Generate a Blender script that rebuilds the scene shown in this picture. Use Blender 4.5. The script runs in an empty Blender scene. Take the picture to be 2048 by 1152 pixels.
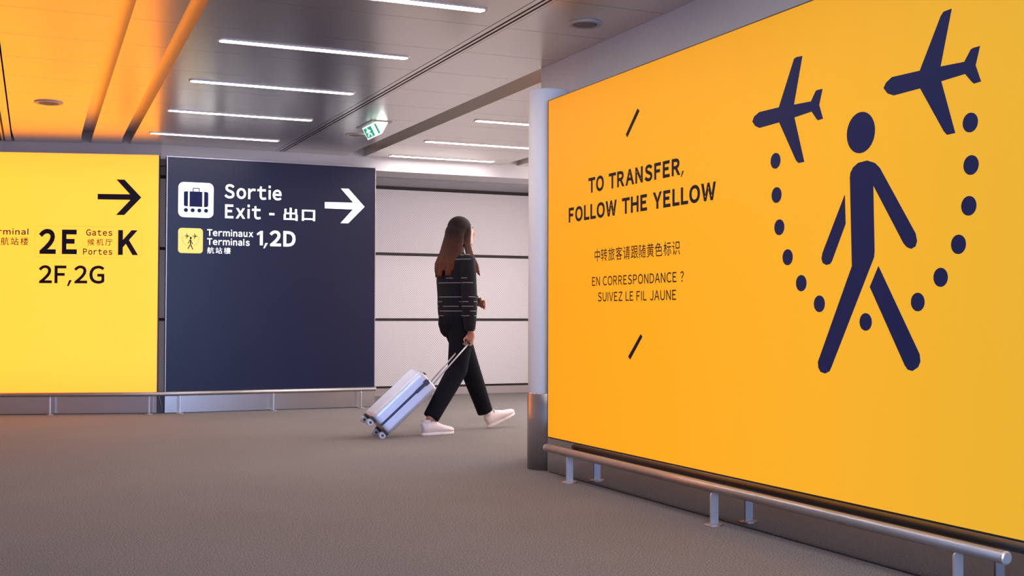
import bpy, bmesh, math, random
from mathutils import Vector, Matrix
random.seed(4)
SC = bpy.context.scene
C = SC.collection
PI = math.pi

# ------------------------------------------------------------------ camera, world, exposure
cam_d = bpy.data.cameras.new('camera')
cam_d.sensor_width = 36.0
cam_d.lens = 41.37
cam_d.clip_end = 100
cam = bpy.data.objects.new('camera', cam_d)
C.objects.link(cam)
R3 = Matrix(((0.91402, -0.01182, -0.40550), (-0.40565, -0.02025, -0.91381), (0.00259, 0.99973, -0.02330)))
cam.matrix_world = Matrix.Translation((0, 0, 0.93)) @ R3.to_4x4()
SC.camera = cam

W = bpy.data.worlds.new('world'); SC.world = W; W.use_nodes = True
W.node_tree.nodes['Background'].inputs[0].default_value = (0.6, 0.62, 0.7, 1)
W.node_tree.nodes['Background'].inputs[1].default_value = 0.05

vs = SC.view_settings
vs.view_transform = 'Standard'; vs.look = 'None'; vs.gamma = 1; vs.use_curve_mapping = False
vs.exposure = 0.0

STRIP = 47.0          # ceiling strip radiance
def area(name, loc, rot, sx, sy, col, power):
    d = bpy.data.lights.new(name, 'AREA'); d.shape = 'RECTANGLE'; d.size = sx; d.size_y = sy
    d.color = col; d.energy = power
    o = bpy.data.objects.new(name, d); o.location = loc; o.rotation_euler = rot; C.objects.link(o); return o
# cool daylight coming through the glazing behind the camera
area('window_daylight', (0.8, -6.8, 1.35), (PI/2, 0, 0), 5.0, 2.0, (0.38, 0.56, 1.0), 620)

# unseen pinkish area lamp, added to brighten the end wall of the side bay
area('side_bay_fill', (6.9, 9.3, 1.45), (PI/2, 0, PI/2), 3.8, 2.2, (1.0, 0.88, 0.90), 135)

H = 2.545            # ceiling height

# ------------------------------------------------------------------ materials
def nodes(name):
    m = bpy.data.materials.new(name); m.use_nodes = True
    nt = m.node_tree; b = nt.nodes['Principled BSDF']
    return m, nt, b
def rgb(r, g, b):
    f = lambda c: (c/255/12.92) if c/255 <= 0.04045 else ((c/255+0.055)/1.055)**2.4
    return (f(r), f(g), f(b), 1)
def mat(name, col, rough=0.5, metal=0.0, bump=0.0, bscale=80.0, var=0.0, vscale=3.0, stretch=(1,1,1), coat=0.0, spec=0.5, sheen=0.0):
    m, nt, b = nodes(name)
    b.inputs['Base Color'].default_value = col
    b.inputs['Roughness'].default_value = rough
    b.inputs['Metallic'].default_value = metal
    b.inputs['Specular IOR Level'].default_value = spec
    if coat: b.inputs['Coat Weight'].default_value = coat; b.inputs['Coat Roughness'].default_value = 0.15
    if sheen: b.inputs['Sheen Weight'].default_value = sheen
    tc = nt.nodes.new('ShaderNodeTexCoord'); mp = nt.nodes.new('ShaderNodeMapping')
    mp.inputs['Scale'].default_value = stretch
    nt.links.new(tc.outputs['Object'], mp.inputs['Vector'])
    n = nt.nodes.new('ShaderNodeTexNoise'); n.inputs['Scale'].default_value = vscale; n.inputs['Detail'].default_value = 4
    nt.links.new(mp.outputs[0], n.inputs['Vector'])
    mr = nt.nodes.new('ShaderNodeMapRange')
    mr.inputs['To Min'].default_value = 1-var; mr.inputs['To Max'].default_value = 1+var
    nt.links.new(n.outputs['Fac'], mr.inputs['Value'])
    mx = nt.nodes.new('ShaderNodeVectorMath'); mx.operation = 'SCALE'
    mx.inputs[0].default_value = col[:3]
    nt.links.new(mr.outputs[0], mx.inputs['Scale']); nt.links.new(mx.outputs[0], b.inputs['Base Color'])
    if bump:
        n2 = nt.nodes.new('ShaderNodeTexNoise'); n2.inputs['Scale'].default_value = bscale; n2.inputs['Detail'].default_value = 3
        nt.links.new(mp.outputs[0], n2.inputs['Vector'])
        bp = nt.nodes.new('ShaderNodeBump'); bp.inputs['Strength'].default_value = bump; bp.inputs['Distance'].default_value = 0.01
        nt.links.new(n2.outputs['Fac'], bp.inputs['Height']); nt.links.new(bp.outputs[0], b.inputs['Normal'])
    return m
def emit(name, col, strength, base=(0.1, 0.1, 0.1, 1)):
    m, nt, b = nodes(name)
    b.inputs['Base Color'].default_value = base; b.inputs['Roughness'].default_value = 0.5
    b.inputs['Emission Color'].default_value = col; b.inputs['Emission Strength'].default_value = strength
    return m
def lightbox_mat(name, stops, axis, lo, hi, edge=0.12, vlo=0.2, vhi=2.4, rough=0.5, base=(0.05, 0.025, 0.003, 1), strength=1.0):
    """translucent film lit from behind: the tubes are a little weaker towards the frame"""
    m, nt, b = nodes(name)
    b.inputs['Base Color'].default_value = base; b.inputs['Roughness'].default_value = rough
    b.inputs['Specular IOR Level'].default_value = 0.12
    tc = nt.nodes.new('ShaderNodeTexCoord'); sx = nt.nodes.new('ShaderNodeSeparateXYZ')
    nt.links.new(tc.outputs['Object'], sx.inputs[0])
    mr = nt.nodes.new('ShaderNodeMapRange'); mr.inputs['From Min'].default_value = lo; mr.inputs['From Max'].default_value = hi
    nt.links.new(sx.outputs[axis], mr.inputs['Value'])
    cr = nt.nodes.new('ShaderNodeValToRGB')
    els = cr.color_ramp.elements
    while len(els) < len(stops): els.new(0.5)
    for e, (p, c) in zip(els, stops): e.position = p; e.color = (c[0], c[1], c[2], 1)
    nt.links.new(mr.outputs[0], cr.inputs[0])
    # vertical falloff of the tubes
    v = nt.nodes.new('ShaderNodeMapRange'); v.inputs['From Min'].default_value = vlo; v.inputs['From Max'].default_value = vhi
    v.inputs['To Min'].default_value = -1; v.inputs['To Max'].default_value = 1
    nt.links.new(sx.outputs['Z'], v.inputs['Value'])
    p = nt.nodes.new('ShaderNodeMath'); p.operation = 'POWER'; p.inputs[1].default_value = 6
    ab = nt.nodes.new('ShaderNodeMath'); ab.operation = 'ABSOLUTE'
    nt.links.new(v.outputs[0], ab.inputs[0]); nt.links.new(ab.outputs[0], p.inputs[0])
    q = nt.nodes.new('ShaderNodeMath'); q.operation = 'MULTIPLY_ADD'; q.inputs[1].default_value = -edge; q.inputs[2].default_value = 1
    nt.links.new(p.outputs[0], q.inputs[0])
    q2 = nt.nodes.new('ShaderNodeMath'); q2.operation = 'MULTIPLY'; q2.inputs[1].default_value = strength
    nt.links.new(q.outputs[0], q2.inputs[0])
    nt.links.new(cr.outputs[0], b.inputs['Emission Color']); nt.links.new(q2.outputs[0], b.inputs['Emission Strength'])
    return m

def carpet_mat():
    m, nt, b = nodes('carpet'); L = nt.links
    tc = nt.nodes.new('ShaderNodeTexCoord')
    n1 = nt.nodes.new('ShaderNodeTexNoise'); n1.inputs['Scale'].default_value = 175; n1.inputs['Detail'].default_value = 2
    n2 = nt.nodes.new('ShaderNodeTexNoise'); n2.inputs['Scale'].default_value = 1.2; n2.inputs['Detail'].default_value = 3
    vo = nt.nodes.new('ShaderNodeTexVoronoi'); vo.inputs['Scale'].default_value = 330
    for n in (n1, n2, vo): L.new(tc.outputs['Object'], n.inputs['Vector'])
    cr = nt.nodes.new('ShaderNodeValToRGB'); cr.color_ramp.elements[0].position = 0.32; cr.color_ramp.elements[1].position = 0.72
    cr.color_ramp.elements[0].color = (0.035, 0.031, 0.030, 1); cr.color_ramp.elements[1].color = (0.35, 0.31, 0.285, 1)
    L.new(n1.outputs['Fac'], cr.inputs[0])
    mr = nt.nodes.new('ShaderNodeMapRange'); mr.inputs['To Min'].default_value = 0.85; mr.inputs['To Max'].default_value = 1.15
    L.new(n2.outputs['Fac'], mr.inputs['Value'])
    sc = nt.nodes.new('ShaderNodeVectorMath'); sc.operation = 'SCALE'
    L.new(cr.outputs[0], sc.inputs[0]); L.new(mr.outputs[0], sc.inputs['Scale']); L.new(sc.outputs[0], b.inputs['Base Color'])
    b.inputs['Roughness'].default_value = 0.9; b.inputs['Specular IOR Level'].default_value = 0.2
    b.inputs['Sheen Weight'].default_value = 0.15
    bp = nt.nodes.new('ShaderNodeBump'); bp.inputs['Strength'].default_value = 0.5; bp.inputs['Distance'].default_value = 0.003
    L.new(vo.outputs['Distance'], bp.inputs['Height']); L.new(bp.outputs[0], b.inputs['Normal'])
    return m
def perforated_mat():
    """painted metal with rows of small holes set diagonally"""
    m, nt, b = nodes('perforated_panel'); L = nt.links
    tc = nt.nodes.new('ShaderNodeTexCoord'); sx = nt.nodes.new('ShaderNodeSeparateXYZ'); L.new(tc.outputs['Object'], sx.inputs[0])
    def sn(sgn):
        s = nt.nodes.new('ShaderNodeMath'); s.operation = 'ADD'; L.new(sx.outputs['X' if sgn > 0 else 'Z'], s.inputs[0]); s.inputs[1].default_value = 0.0
        k = nt.nodes.new('ShaderNodeMath'); k.operation = 'MULTIPLY'; k.inputs[1].default_value = 2*PI/0.027; L.new(s.outputs[0], k.inputs[0])
        t = nt.nodes.new('ShaderNodeMath'); t.operation = 'SINE'; L.new(k.outputs[0], t.inputs[0]); return t
    p = nt.nodes.new('ShaderNodeMath'); p.operation = 'MULTIPLY'; L.new(sn(1).outputs[0], p.inputs[0]); L.new(sn(-1).outputs[0], p.inputs[1])
    cr = nt.nodes.new('ShaderNodeValToRGB'); cr.color_ramp.elements[0].position = 0.25; cr.color_ramp.elements[1].position = 0.62
    cr.color_ramp.elements[0].color = (0.84, 0.80, 0.80, 1); cr.color_ramp.elements[1].color = (0.58, 0.54, 0.56, 1)
    mr = nt.nodes.new('ShaderNodeMapRange'); mr.inputs['From Min'].default_value = -1; L.new(p.outputs[0], mr.inputs['Value'])
    L.new(mr.outputs[0], cr.inputs[0]); L.new(cr.outputs[0], b.inputs['Base Color'])
    b.inputs['Roughness'].default_value = 0.45
    return m
def knit_mat():
    """black knit with scattered thin white dashes"""
    m, nt, b = nodes('black_dashed_knit'); L = nt.links
    tc = nt.nodes.new('ShaderNodeTexCoord'); sx = nt.nodes.new('ShaderNodeSeparateXYZ'); L.new(tc.outputs['Object'], sx.inputs[0])
    def M(op, a, bb=None, c=None):
        n = nt.nodes.new('ShaderNodeMath'); n.operation = op
        for i, v in enumerate((a, bb, c)):
            if v is None: continue
            if isinstance(v, (int, float)): n.inputs[i].default_value = v
            else: L.new(v, n.inputs[i])
        return n.outputs[0]
    r = M('DIVIDE', sx.outputs['Z'], 0.037); row = M('FLOOR', r); fr = M('FRACT', r)
    u0 = M('DIVIDE', M('ADD', sx.outputs['X'], M('MULTIPLY', sx.outputs['Y'], 0.4)), 0.095)
    u = M('ADD', u0, M('MULTIPLY', row, 0.377)); cell = M('FLOOR', u); fu = M('FRACT', u)
    cv = nt.nodes.new('ShaderNodeCombineXYZ'); L.new(cell, cv.inputs[0]); L.new(row, cv.inputs[1])
    wn = nt.nodes.new('ShaderNodeTexWhiteNoise'); wn.noise_dimensions = '2D'; L.new(cv.outputs[0], wn.inputs['Vector'])
    mask = M('MULTIPLY', M('MULTIPLY', M('GREATER_THAN', wn.outputs['Value'], 0.5), M('LESS_THAN', fu, 0.62)), M('LESS_THAN', fr, 0.09))
    mx = nt.nodes.new('ShaderNodeMix'); mx.data_type = 'RGBA'; L.new(mask, mx.inputs[0])
    mx.inputs[6].default_value = (0.010, 0.011, 0.016, 1); mx.inputs[7].default_value = (0.45, 0.45, 0.46, 1)
    L.new(mx.outputs[2], b.inputs['Base Color']); b.inputs['Roughness'].default_value = 0.85
    b.inputs['Specular IOR Level'].default_value = 0.2
    return m
def hair_mat():
    m, nt, b = nodes('brown_hair'); L = nt.links
    tc = nt.nodes.new('ShaderNodeTexCoord'); sx = nt.nodes.new('ShaderNodeSeparateXYZ'); L.new(tc.outputs['Object'], sx.inputs[0])
    n = nt.nodes.new('ShaderNodeTexNoise'); n.inputs['Scale'].default_value = 60; n.inputs['Detail'].default_value = 3
    mp = nt.nodes.new('ShaderNodeMapping'); mp.inputs['Scale'].default_value = (1, 1, 0.06)
    L.new(tc.outputs['Object'], mp.inputs[0]); L.new(mp.outputs[0], n.inputs['Vector'])
    a = nt.nodes.new('ShaderNodeMath'); a.operation = 'MULTIPLY_ADD'; a.inputs[1].default_value = 0.16; L.new(n.outputs['Fac'], a.inputs[0]); L.new(sx.outputs['Z'], a.inputs[2])
    mr = nt.nodes.new('ShaderNodeMapRange'); mr.inputs['From Min'].default_value = 1.30; mr.inputs['From Max'].default_value = 1.68
    L.new(a.outputs[0], mr.inputs['Value'])
    cr = nt.nodes.new('ShaderNodeValToRGB')
    cr.color_ramp.elements[0].color = (0.125, 0.038, 0.018, 1); cr.color_ramp.elements[1].color = (0.016, 0.008, 0.008, 1)
    L.new(mr.outputs[0], cr.inputs[0]); L.new(cr.outputs[0], b.inputs['Base Color'])
    b.inputs['Roughness'].default_value = 0.65; b.inputs['Specular IOR Level'].default_value = 0.2
    bp = nt.nodes.new('ShaderNodeBump'); bp.inputs['Strength'].default_value = 0.5; bp.inputs['Distance'].default_value = 0.005
    L.new(n.outputs['Fac'], bp.inputs['Height']); L.new(bp.outputs[0], b.inputs['Normal'])
    return m

M = {}
M['carpet'] = carpet_mat()
M['perf'] = perforated_mat()
M['ceil'] = mat('ceiling_metal', (0.72, 0.68, 0.63, 1), 0.27, 0.97, var=0.03, vscale=1.5)
M['fin'] = mat('channel_metal', (0.45, 0.43, 0.44, 1), 0.35, 0.5, var=0.03)
M['plenum'] = mat('plenum_black', (0.03, 0.03, 0.035, 1), 0.8)
M['wall'] = mat('painted_wall', (0.66, 0.68, 0.70, 1), 0.6, var=0.03, bump=0.03, bscale=200)
M['bulk'] = mat('bulkhead_paint', (0.48, 0.46, 0.47, 1), 0.55, var=0.02)
M['bulk2'] = mat('bulkhead_strip', (0.30, 0.29, 0.32, 1), 0.45, var=0.03)
M['groove'] = mat('groove_brown', (0.045, 0.034, 0.034, 1), 0.7)
M['base'] = mat('baseboard_paint', (0.40, 0.34, 0.34, 1), 0.5, var=0.04)
M['column'] = mat('column_paint', (0.86, 0.86, 0.88, 1), 0.55, var=0.03, bump=0.05, bscale=120)
M['sleeve'] = mat('brushed_steel_sleeve', (0.42, 0.40, 0.42, 1), 0.32, 0.9, bump=0.05, bscale=60, stretch=(6, 6, 0.3), var=0.06)
M['mirror'] = mat('polished_skirt', (0.40, 0.39, 0.41, 1), 0.05, 1.0, var=0.02)
M['satin'] = mat('satin_skirt', (0.55, 0.54, 0.56, 1), 0.22, 0.95, var=0.03)
M['tube'] = mat('brushed_tube', (0.44, 0.40, 0.385, 1), 0.42, 0.9, bump=0.04, bscale=90, var=0.04)
M['plate'] = mat('post_steel', (0.62, 0.63, 0.66, 1), 0.38, 0.7, var=0.05)
M['frame'] = mat('sign_frame', (0.42, 0.40, 0.42, 1), 0.35, 0.8)
M['frame_dark'] = mat('sign_frame_dark', (0.05, 0.045, 0.05, 1), 0.4, 0.5)
M['navy'] = emit('navy_film', (0.010, 0.015, 0.068, 1), 0.7, (0.004, 0.006, 0.03, 1)); M['navy'].node_tree.nodes['Principled BSDF'].inputs['Specular IOR Level'].default_value = 0.1
M['ink'] = mat('dark_film', (0.010, 0.010, 0.020, 1), 0.6, spec=0.12)
M['yline'] = emit('yellow_line_film', (0.9, 0.5, 0.02, 1), 0.95)
M['strip'] = emit('light_strip', (1.0, 0.90, 0.90, 1), STRIP, (0.9, 0.9, 0.9, 1))
M['trim'] = mat('lamp_trim', (0.72, 0.66, 0.66, 1), 0.4, 0.2)
M['white_print'] = emit('white_backlit_print', (0.86, 0.95, 1.0, 1), 1.02, (0.7, 0.7, 0.7, 1))
M['yellow_print'] = emit('yellow_backlit_print', (1.0, 0.74, 0.11, 1), 1.0)
M['speaker'] = mat('speaker_grille', (0.20, 0.19, 0.20, 1), 0.6, 0.2, bump=0.3, bscale=300)
M['ring'] = mat('speaker_ring', (0.55, 0.52, 0.51, 1), 0.4, 0.3)
M['exit_green'] = emit('exit_green', (0.0, 0.36, 0.20, 1), 0.9, (0, .2, .1, 1))
M['exit_white'] = emit('exit_white', (0.75, 1.0, 0.92, 1), 1.6)
M['exit_end'] = emit('exit_end_white', (0.9, 1.0, 1.0, 1), 3.0)
M['skin'] = mat('skin', (0.58, 0.27, 0.19, 1), 0.5, var=0.05)
M['lip'] = mat('lips', (0.42, 0.12, 0.10, 1), 0.45)
M['eye'] = mat('eye', (0.75, 0.72, 0.70, 1), 0.2)
M['iris'] = mat('iris', (0.03, 0.018, 0.012, 1), 0.2)
M['hair'] = hair_mat()
M['knit'] = knit_mat()
M['pants'] = mat('black_trousers', (0.009, 0.010, 0.015, 1), 0.9, bump=0.3, bscale=25, spec=0.08)
M['shoe'] = mat('white_sneaker', (0.80, 0.72, 0.73, 1), 0.55, var=0.03)
M['sole'] = mat('white_sole', (0.82, 0.76, 0.76, 1), 0.6)
M['shell'] = mat('silver_shell', (0.60, 0.66, 0.82, 1), 0.42, 0.6, coat=0.0, var=0.03)
M['zip'] = mat('zip_band', (0.030, 0.045, 0.11, 1), 0.5)
M['wheel'] = mat('wheel_rubber', (0.03, 0.03, 0.04, 1), 0.5)
M['hub'] = mat('wheel_hub', (0.5, 0.5, 0.55, 1), 0.35, 0.3)
M['cord'] = mat('grey_cord', (0.25, 0.25, 0.27, 1), 0.5)
M['dark_metal'] = mat('dark_box', (0.035, 0.038, 0.045, 1), 0.45, 0.3)
M['handle'] = mat('handle_black', (0.02, 0.02, 0.025, 1), 0.4)

RO = [(0.0, (1.02, 0.355, 0.008)), (0.35, (1.0, 0.400, 0.012)), (0.7, (0.93, 0.430, 0.022)), (1.0, (0.78, 0.43, 0.030))]  # hue shift of the oblique view, painted into the emission along the sign
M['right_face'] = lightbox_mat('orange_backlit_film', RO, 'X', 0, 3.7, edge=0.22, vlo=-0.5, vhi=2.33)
YL = [(0.0, (1.0, 0.285, 0.018)), (0.5, (1.0, 0.292, 0.026)), (1.0, (1.0, 0.297, 0.033))]
M['left_face'] = lightbox_mat('yellow_backlit_film', YL, 'X', -3.0, 0.0, edge=0.22, vlo=0.1, vhi=2.50, strength=2.45)
mb, nt_, b_ = nodes('blue_backlit_film'); M['blue_face'] = mb
b_.inputs['Base Color'].default_value = (0.003, 0.004, 0.018, 1); b_.inputs['Roughness'].default_value = 0.34; b_.inputs['Specular IOR Level'].default_value = 0.28
b_.inputs['Emission Color'].default_value = (0.009, 0.012, 0.042, 1); b_.inputs['Emission Strength'].default_value = 0.55

# ------------------------------------------------------------------ mesh helpers
def obj(name, bm, m, parent=None, smooth=False, bevel=0.0):
    me = bpy.data.meshes.new(name)
    if isinstance(bm, bmesh.types.BMesh):
        bmesh.ops.recalc_face_normals(bm, faces=bm.faces)
        bm.to_mesh(me); bm.free()
    else:
        me.from_pydata(bm[0], [], bm[1])
    if isinstance(m, str): m = M[m]
    me.materials.append(m)
    if smooth:
        for p in me.polygons: p.use_smooth = True
    o = bpy.data.objects.new(name, me); C.objects.link(o)
    if parent: o.parent = parent
    if bevel:
        bv = o.modifiers.new('bevel', 'BEVEL'); bv.width = bevel; bv.segments = 2; bv.limit_method = 'ANGLE'
    return o
def add_box(bm, x0, x1, y0, y1, z0, z1):
    v = [bm.verts.new(p) for p in ((x0,y0,z0),(x1,y0,z0),(x1,y1,z0),(x0,y1,z0),(x0,y0,z1),(x1,y0,z1),(x1,y1,z1),(x0,y1,z1))]
    for f in ((0,3,2,1),(4,5,6,7),(0,1,5,4),(1,2,6,5),(2,3,7,6),(3,0,4,7)): bm.faces.new([v[i] for i in f])
    return v
def box(*a):
    bm = bmesh.new(); add_box(bm, *a); return bm
def add_prism(bm, pts, z0, z1):
    """pts: xy polygon extruded in z"""
    lo = [bm.verts.new((x, y, z0)) for x, y in pts]; hi = [bm.verts.new((x, y, z1)) for x, y in pts]
    bm.faces.new(lo[::-1]); bm.faces.new(hi); n = len(pts)
    for i in range(n): bm.faces.new((lo[i], lo[(i+1) % n], hi[(i+1) % n], hi[i]))
def flat(pts, y0, y1):
    """polygon in local x-z, thickness in y"""
    bm = bmesh.new()
    a = [bm.verts.new((x, y0, z)) for x, z in pts]; b = [bm.verts.new((x, y1, z)) for x, z in pts]
    bm.faces.new(a); bm.faces.new(b[::-1]); n = len(pts)
    for i in range(n): bm.faces.new((a[i], b[i], b[(i+1) % n], a[(i+1) % n]))
    return bm
def circle(cx, cz, r, n=28): return [(cx+r*math.cos(2*PI*i/n), cz+r*math.sin(2*PI*i/n)) for i in range(n)]
def rrect(x0, x1, z0, z1, r, n=6):
    p = []
    for cx, cz, a in ((x1-r, z1-r, 0), (x0+r, z1-r, 90), (x0+r, z0+r, 180), (x1-r, z0+r, 270)):
        for i in range(n+1):
            t = math.radians(a+90*i/n); p.append((cx+r*math.cos(t), cz+r*math.sin(t)))
    return p
def add_tube(bm, pts, r, n=12, caps=True):
    pts = [Vector(p) for p in pts]; rs = r if isinstance(r, (list, tuple)) else [r]*len(pts)
    rings = []
    up = Vector((0, 0, 1))
    for i, p in enumerate(pts):
        t = (pts[min(i+1, len(pts)-1)]-pts[max(i-1, 0)]).normalized()
        u = t.cross(up)
        if u.length < 1e-3: u = t.cross(Vector((0, 1, 0)))
        u.normalize(); v = u.cross(t)
        rings.append([bm.verts.new(p+rs[i]*(math.cos(2*PI*k/n)*u+math.sin(2*PI*k/n)*v)) for k in range(n)])
    for a, b in zip(rings, rings[1:]):
        for k in range(n): bm.faces.new((a[k], a[(k+1) % n], b[(k+1) % n], b[k]))
    if caps: bm.faces.new(rings[0][::-1]); bm.faces.new(rings[-1])
def add_lathe(bm, prof, n=48, cx=0, cy=0):
    rings = [[bm.verts.new((cx+r*math.cos(2*PI*k/n), cy+r*math.sin(2*PI*k/n), z)) for k in range(n)] for r, z in prof]
    for a, b in zip(rings, rings[1:]):
        for k in range(n): bm.faces.new((a[k], a[(k+1) % n], b[(k+1) % n], b[k]))
    bm.faces.new(rings[0][::-1]); bm.faces.new(rings[-1])
def thing(name, label, cat, loc=(0,0,0), rotz=0, group=None):
    o = bpy.data.objects.new(name, None); C.objects.link(o)
    o.location = loc; o.rotation_euler = (0, 0, rotz); o['label'] = label; o['category'] = cat
    o.empty_display_size = 0.1
    if group: o['group'] = group
    return o
def struct(name, bm, m, **k):
    o = obj(name, bm, m, **k); o['kind'] = 'structure'; return o

# ------------------------------------------------------------------ shell
KX, KY, KS = 1.48, 11.56, 0.2926           # the end wall turns at KX; slope of its left part
def yend(x): return KY if x >= KX else KY+(KX-x)*KS

struct('floor', box(-3.2, 7.2, -7.2, 13.3, -0.1, 0.0), 'carpet')

# ceiling: black void slab above, with panels, fins as parts
ceil = struct('ceiling', box(-3.2, 7.2, -7.2, 13.3, 2.72, 2.8), 'plenum')
def tile(x0, x1, y0, y1, f0, f1, t=0.007, name='ceiling_panel', m='ceil', z=H, par=None):
    g = 0.0022
    def X(f, x, y): return x+f*(y-11.6)
    pts = [(X(f0, x0, y0)+0.001, y0+g), (X(f1, x1, y0)-0.001, y0+g), (X(f1, x1, y1)-0.001, min(y1-g, yend(x1)-0.004)), (X(f0, x0, y1)+0.001, min(y1-g, yend(x0)-0.004))]
    bm = bmesh.new(); add_prism(bm, pts, z, z+t)
    return obj(name, bm, m, par or ceil)
# blocks: (x0 at the far end, x1, shear0, shear1, seam phase, end y, far edge)
PITCH = 0.647
def rows(x0, x1, f0, f1, phase, ystart, pitch=PITCH):
    yy = phase
    while yy-pitch > ystart: yy -= pitch
    ys = [yy]
    ym = max(yend(x0), yend(x1))
    while ys[-1]+pitch < ym-0.12: ys.append(ys[-1]+pitch)
    ys.append(ym+0.5)
    if yy-ystart > 0.05: ys.insert(0, ystart)
    for a, b in zip(ys, ys[1:]):
        tile(x0, x1, a, b, f0, f1)
F = 0.033
rows(-2.98, -1.62, F, F, 6.68, -7.0, PITCH*2)
rows(-1.44, 0.025, F, F, 6.68, -7.0)
rows(0.170, 0.750, F, F, 6.68, -7.0)
rows(0.845, 1.105, F, F, 6.68, -7.0)
rows(1.190, 2.560, F, 0.004, 6.68, -7.0)
rows(2.662, 3.278, 0.004, 0.0, 6.68, -7.0)
rows(3.470, 5.010, 0.0, 0.0, 8.68, 6.95, 0.637)
rows(5.190, 6.98, 0.0, 0.0, 8.68, 6.95, 0.637)
# fins: the folded edges along the recessed channels, and the channel roofs
def fin(x, f, ya, yb, w=0.012):
    def X(y): return x+f*(y-11.6)
    bm = bmesh.new(); add_prism(bm, [(X(ya), ya), (X(ya)+w, ya), (X(yb)+w, yb), (X(yb), yb)], H+0.001, H+0.105)
    obj('channel_fin', bm, 'ceil', ceil)
def chan(x0, x1, f, ya=-7.0):
    yb = yend(x0)-0.004
    fin(x0-0.014, f, ya, yb); fin(x1+0.002, f, ya, yb)
    def X(x, y): return x+f*(y-11.6)
    bm = bmesh.new(); add_prism(bm, [(X(x0-0.01, ya), ya), (X(x1+0.01, ya), ya), (X(x1+0.01, yb), yb), (X(x0-0.01, yb), yb)], H+0.105, H+0.12)
    obj('channel_roof', bm, 'ceil', ceil)
chan(-1.62, -1.44, F)
chan(0.750, 0.845, F); chan(1.105, 1.190, F)
chan(3.278, 3.470, 0.0, 6.93)
chan(5.010, 5.190, 0.0, 6.93)

# end wall
wb = struct('wall_back', box(-3.2, 7.2, 12.985, 13.1, 0, 2.7), 'groove')
for z0, z1 in ((0.113, 0.862), (0.893, 1.617), (1.650, 2.380)):
    obj('wall_panel', box(-3.0, 7.0, 12.95, 12.984, z0, z1), 'perf', wb, bevel=0.003)
struct('baseboard_back', box(-3.0, 7.0, 12.945, 12.984, 0, 0.088), 'base', bevel=0.003)
# the bulkhead over it: straight part and turned part
def band(name, y0, y1, z0, z1, m):
    bm = bmesh.new()
    add_prism(bm, [(KX, KY+y0), (7.0, KY+y0), (7.0, KY+y1), (KX+0.0, KY+y1)], z0, z1)
    struct(name, bm, m)
def band_l(name, y0, y1, z0, z1, m):
    c, s = math.cos(math.atan(KS)), math.sin(math.atan(KS))
    bm = bmesh.new()
    x1 = -2.98
    add_prism(bm, [(KX, KY+y0), (KX, KY+y1), (x1, KY+y1+(KX-x1)*KS), (x1, KY+y0+(KX-x1)*KS)], z0, z1)
    struct(name, bm, m)
band('trim_1', 0, 0.48, 2.41, 2.715, 'bulk'); band('trim_2', 0.48, 0.64, 2.46, 2.715, 'groove'); band('trim_3', 0.64, 1.33, 2.41, 2.715, 'bulk2')
band_l('trim_4', 0, 0.48, 2.41, 2.715, 'bulk'); band_l('trim_5', 0.48, 0.60, 2.46, 2.715, 'groove')
# right wall behind the big sign, and the return
struct('wall_right', box(3.28, 3.47, -7.0, 6.93, 0, 2.715), 'wall')
struct('wall_return', box(3.472, 7.0, 6.75, 6.92, 0, 2.715), 'wall')
struct('wall_far_right', box(7.0, 7.15, 6.75, 13.1, 0, 2.715), 'wall')
struct('wall_left', box(-3.15, -3.0, -7.0, 13.1, 0, 2.715), 'wall')
struct('wall_front', box(-3.15, 3.47, -7.15, -7.0, 0, 2.715), 'wall')

# ------------------------------------------------------------------ ceiling fittings
def strip_light(x0, x1, y, label, group):
    w = 0.034; L = x1-x0
    t = thing('strip_light', label, 'ceiling light', ((x0+x1)/2, y, H), 0, group)
    def cap(hw, L2):
        p = []
        for sx in (1, -1):
            for i in range(9):
                a = -PI/2+PI*i/8
                p.append((sx*(L2/2-hw*0.6)+sx*hw*0.6*math.cos(a), sx*hw*math.sin(a)))
        return p
    bm = bmesh.new(); add_prism(bm, cap(w+0.012, L+0.024), -0.0025, -0.0005); obj('housing', bm, 'trim', t)
    bm = bmesh.new(); o_, i_ = cap(w+0.012, L+0.024), cap(w, L); k = len(o_)
    vo = [[bm.verts.new((x, y_, z)) for x, y_ in p] for p, z in ((o_, -0.0025), (o_, -0.006), (i_, -0.006), (i_, -0.0025))]
    for a, b in zip(vo, vo[1:]):
        for q in range(k): bm.faces.new((a[q], a[(q+1) % k], b[(q+1) % k], b[q]))
    obj('rim', bm, 'trim', t)
    bm = bmesh.new(); add_prism(bm, cap(w-0.001, L-0.002), -0.0045, -0.003); obj('diffuser', bm, 'strip', t)
G1 = 'strip lights of the main ceiling'; G2 = 'strip lights of the ceiling beyond the column'
n1 = ['long white strip light nearest the camera, cut by the top edge of the photo',
      'white strip light in the main ceiling, second row above the dark blue exit sign',
      'white strip light in the main ceiling, middle one of the five rows',
      'white strip light in the main ceiling, second row from the end wall',
      'shortest-looking white strip light, last row right above the dark blue sign']
vis = [(1.22, 2.375, 5.72), (1.215, 2.380, 6.99), (1.245, 2.405, 8.285), (1.27, 2.42, 9.565), (1.285, 2.430, 10.83)]
for (x0, x1, y), l in zip(vis, n1): strip_light(x0, x1, y, l, G1)
for (x0, x1, y), l in zip([(3.66, 4.82, 9.0), (3.675, 4.82, 10.275), (3.68, 4.82, 11.35)],
    ['white strip light beyond the channel, highest of three left of the column', 'white strip light beyond the channel, middle of three left of the column',
     'white strip light beyond the channel, lowest, close to the end wall bulkhead']): strip_light(x0, x1, y, l, G2)
for k in range(1, 6):
    strip_light(1.22, 2.38, 5.72-1.28*k, 'white strip light above and behind the camera, %s row back from the picture edge' % ('first', 'second', 'third', 'fourth', 'fifth')[k-1], G1)
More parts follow.
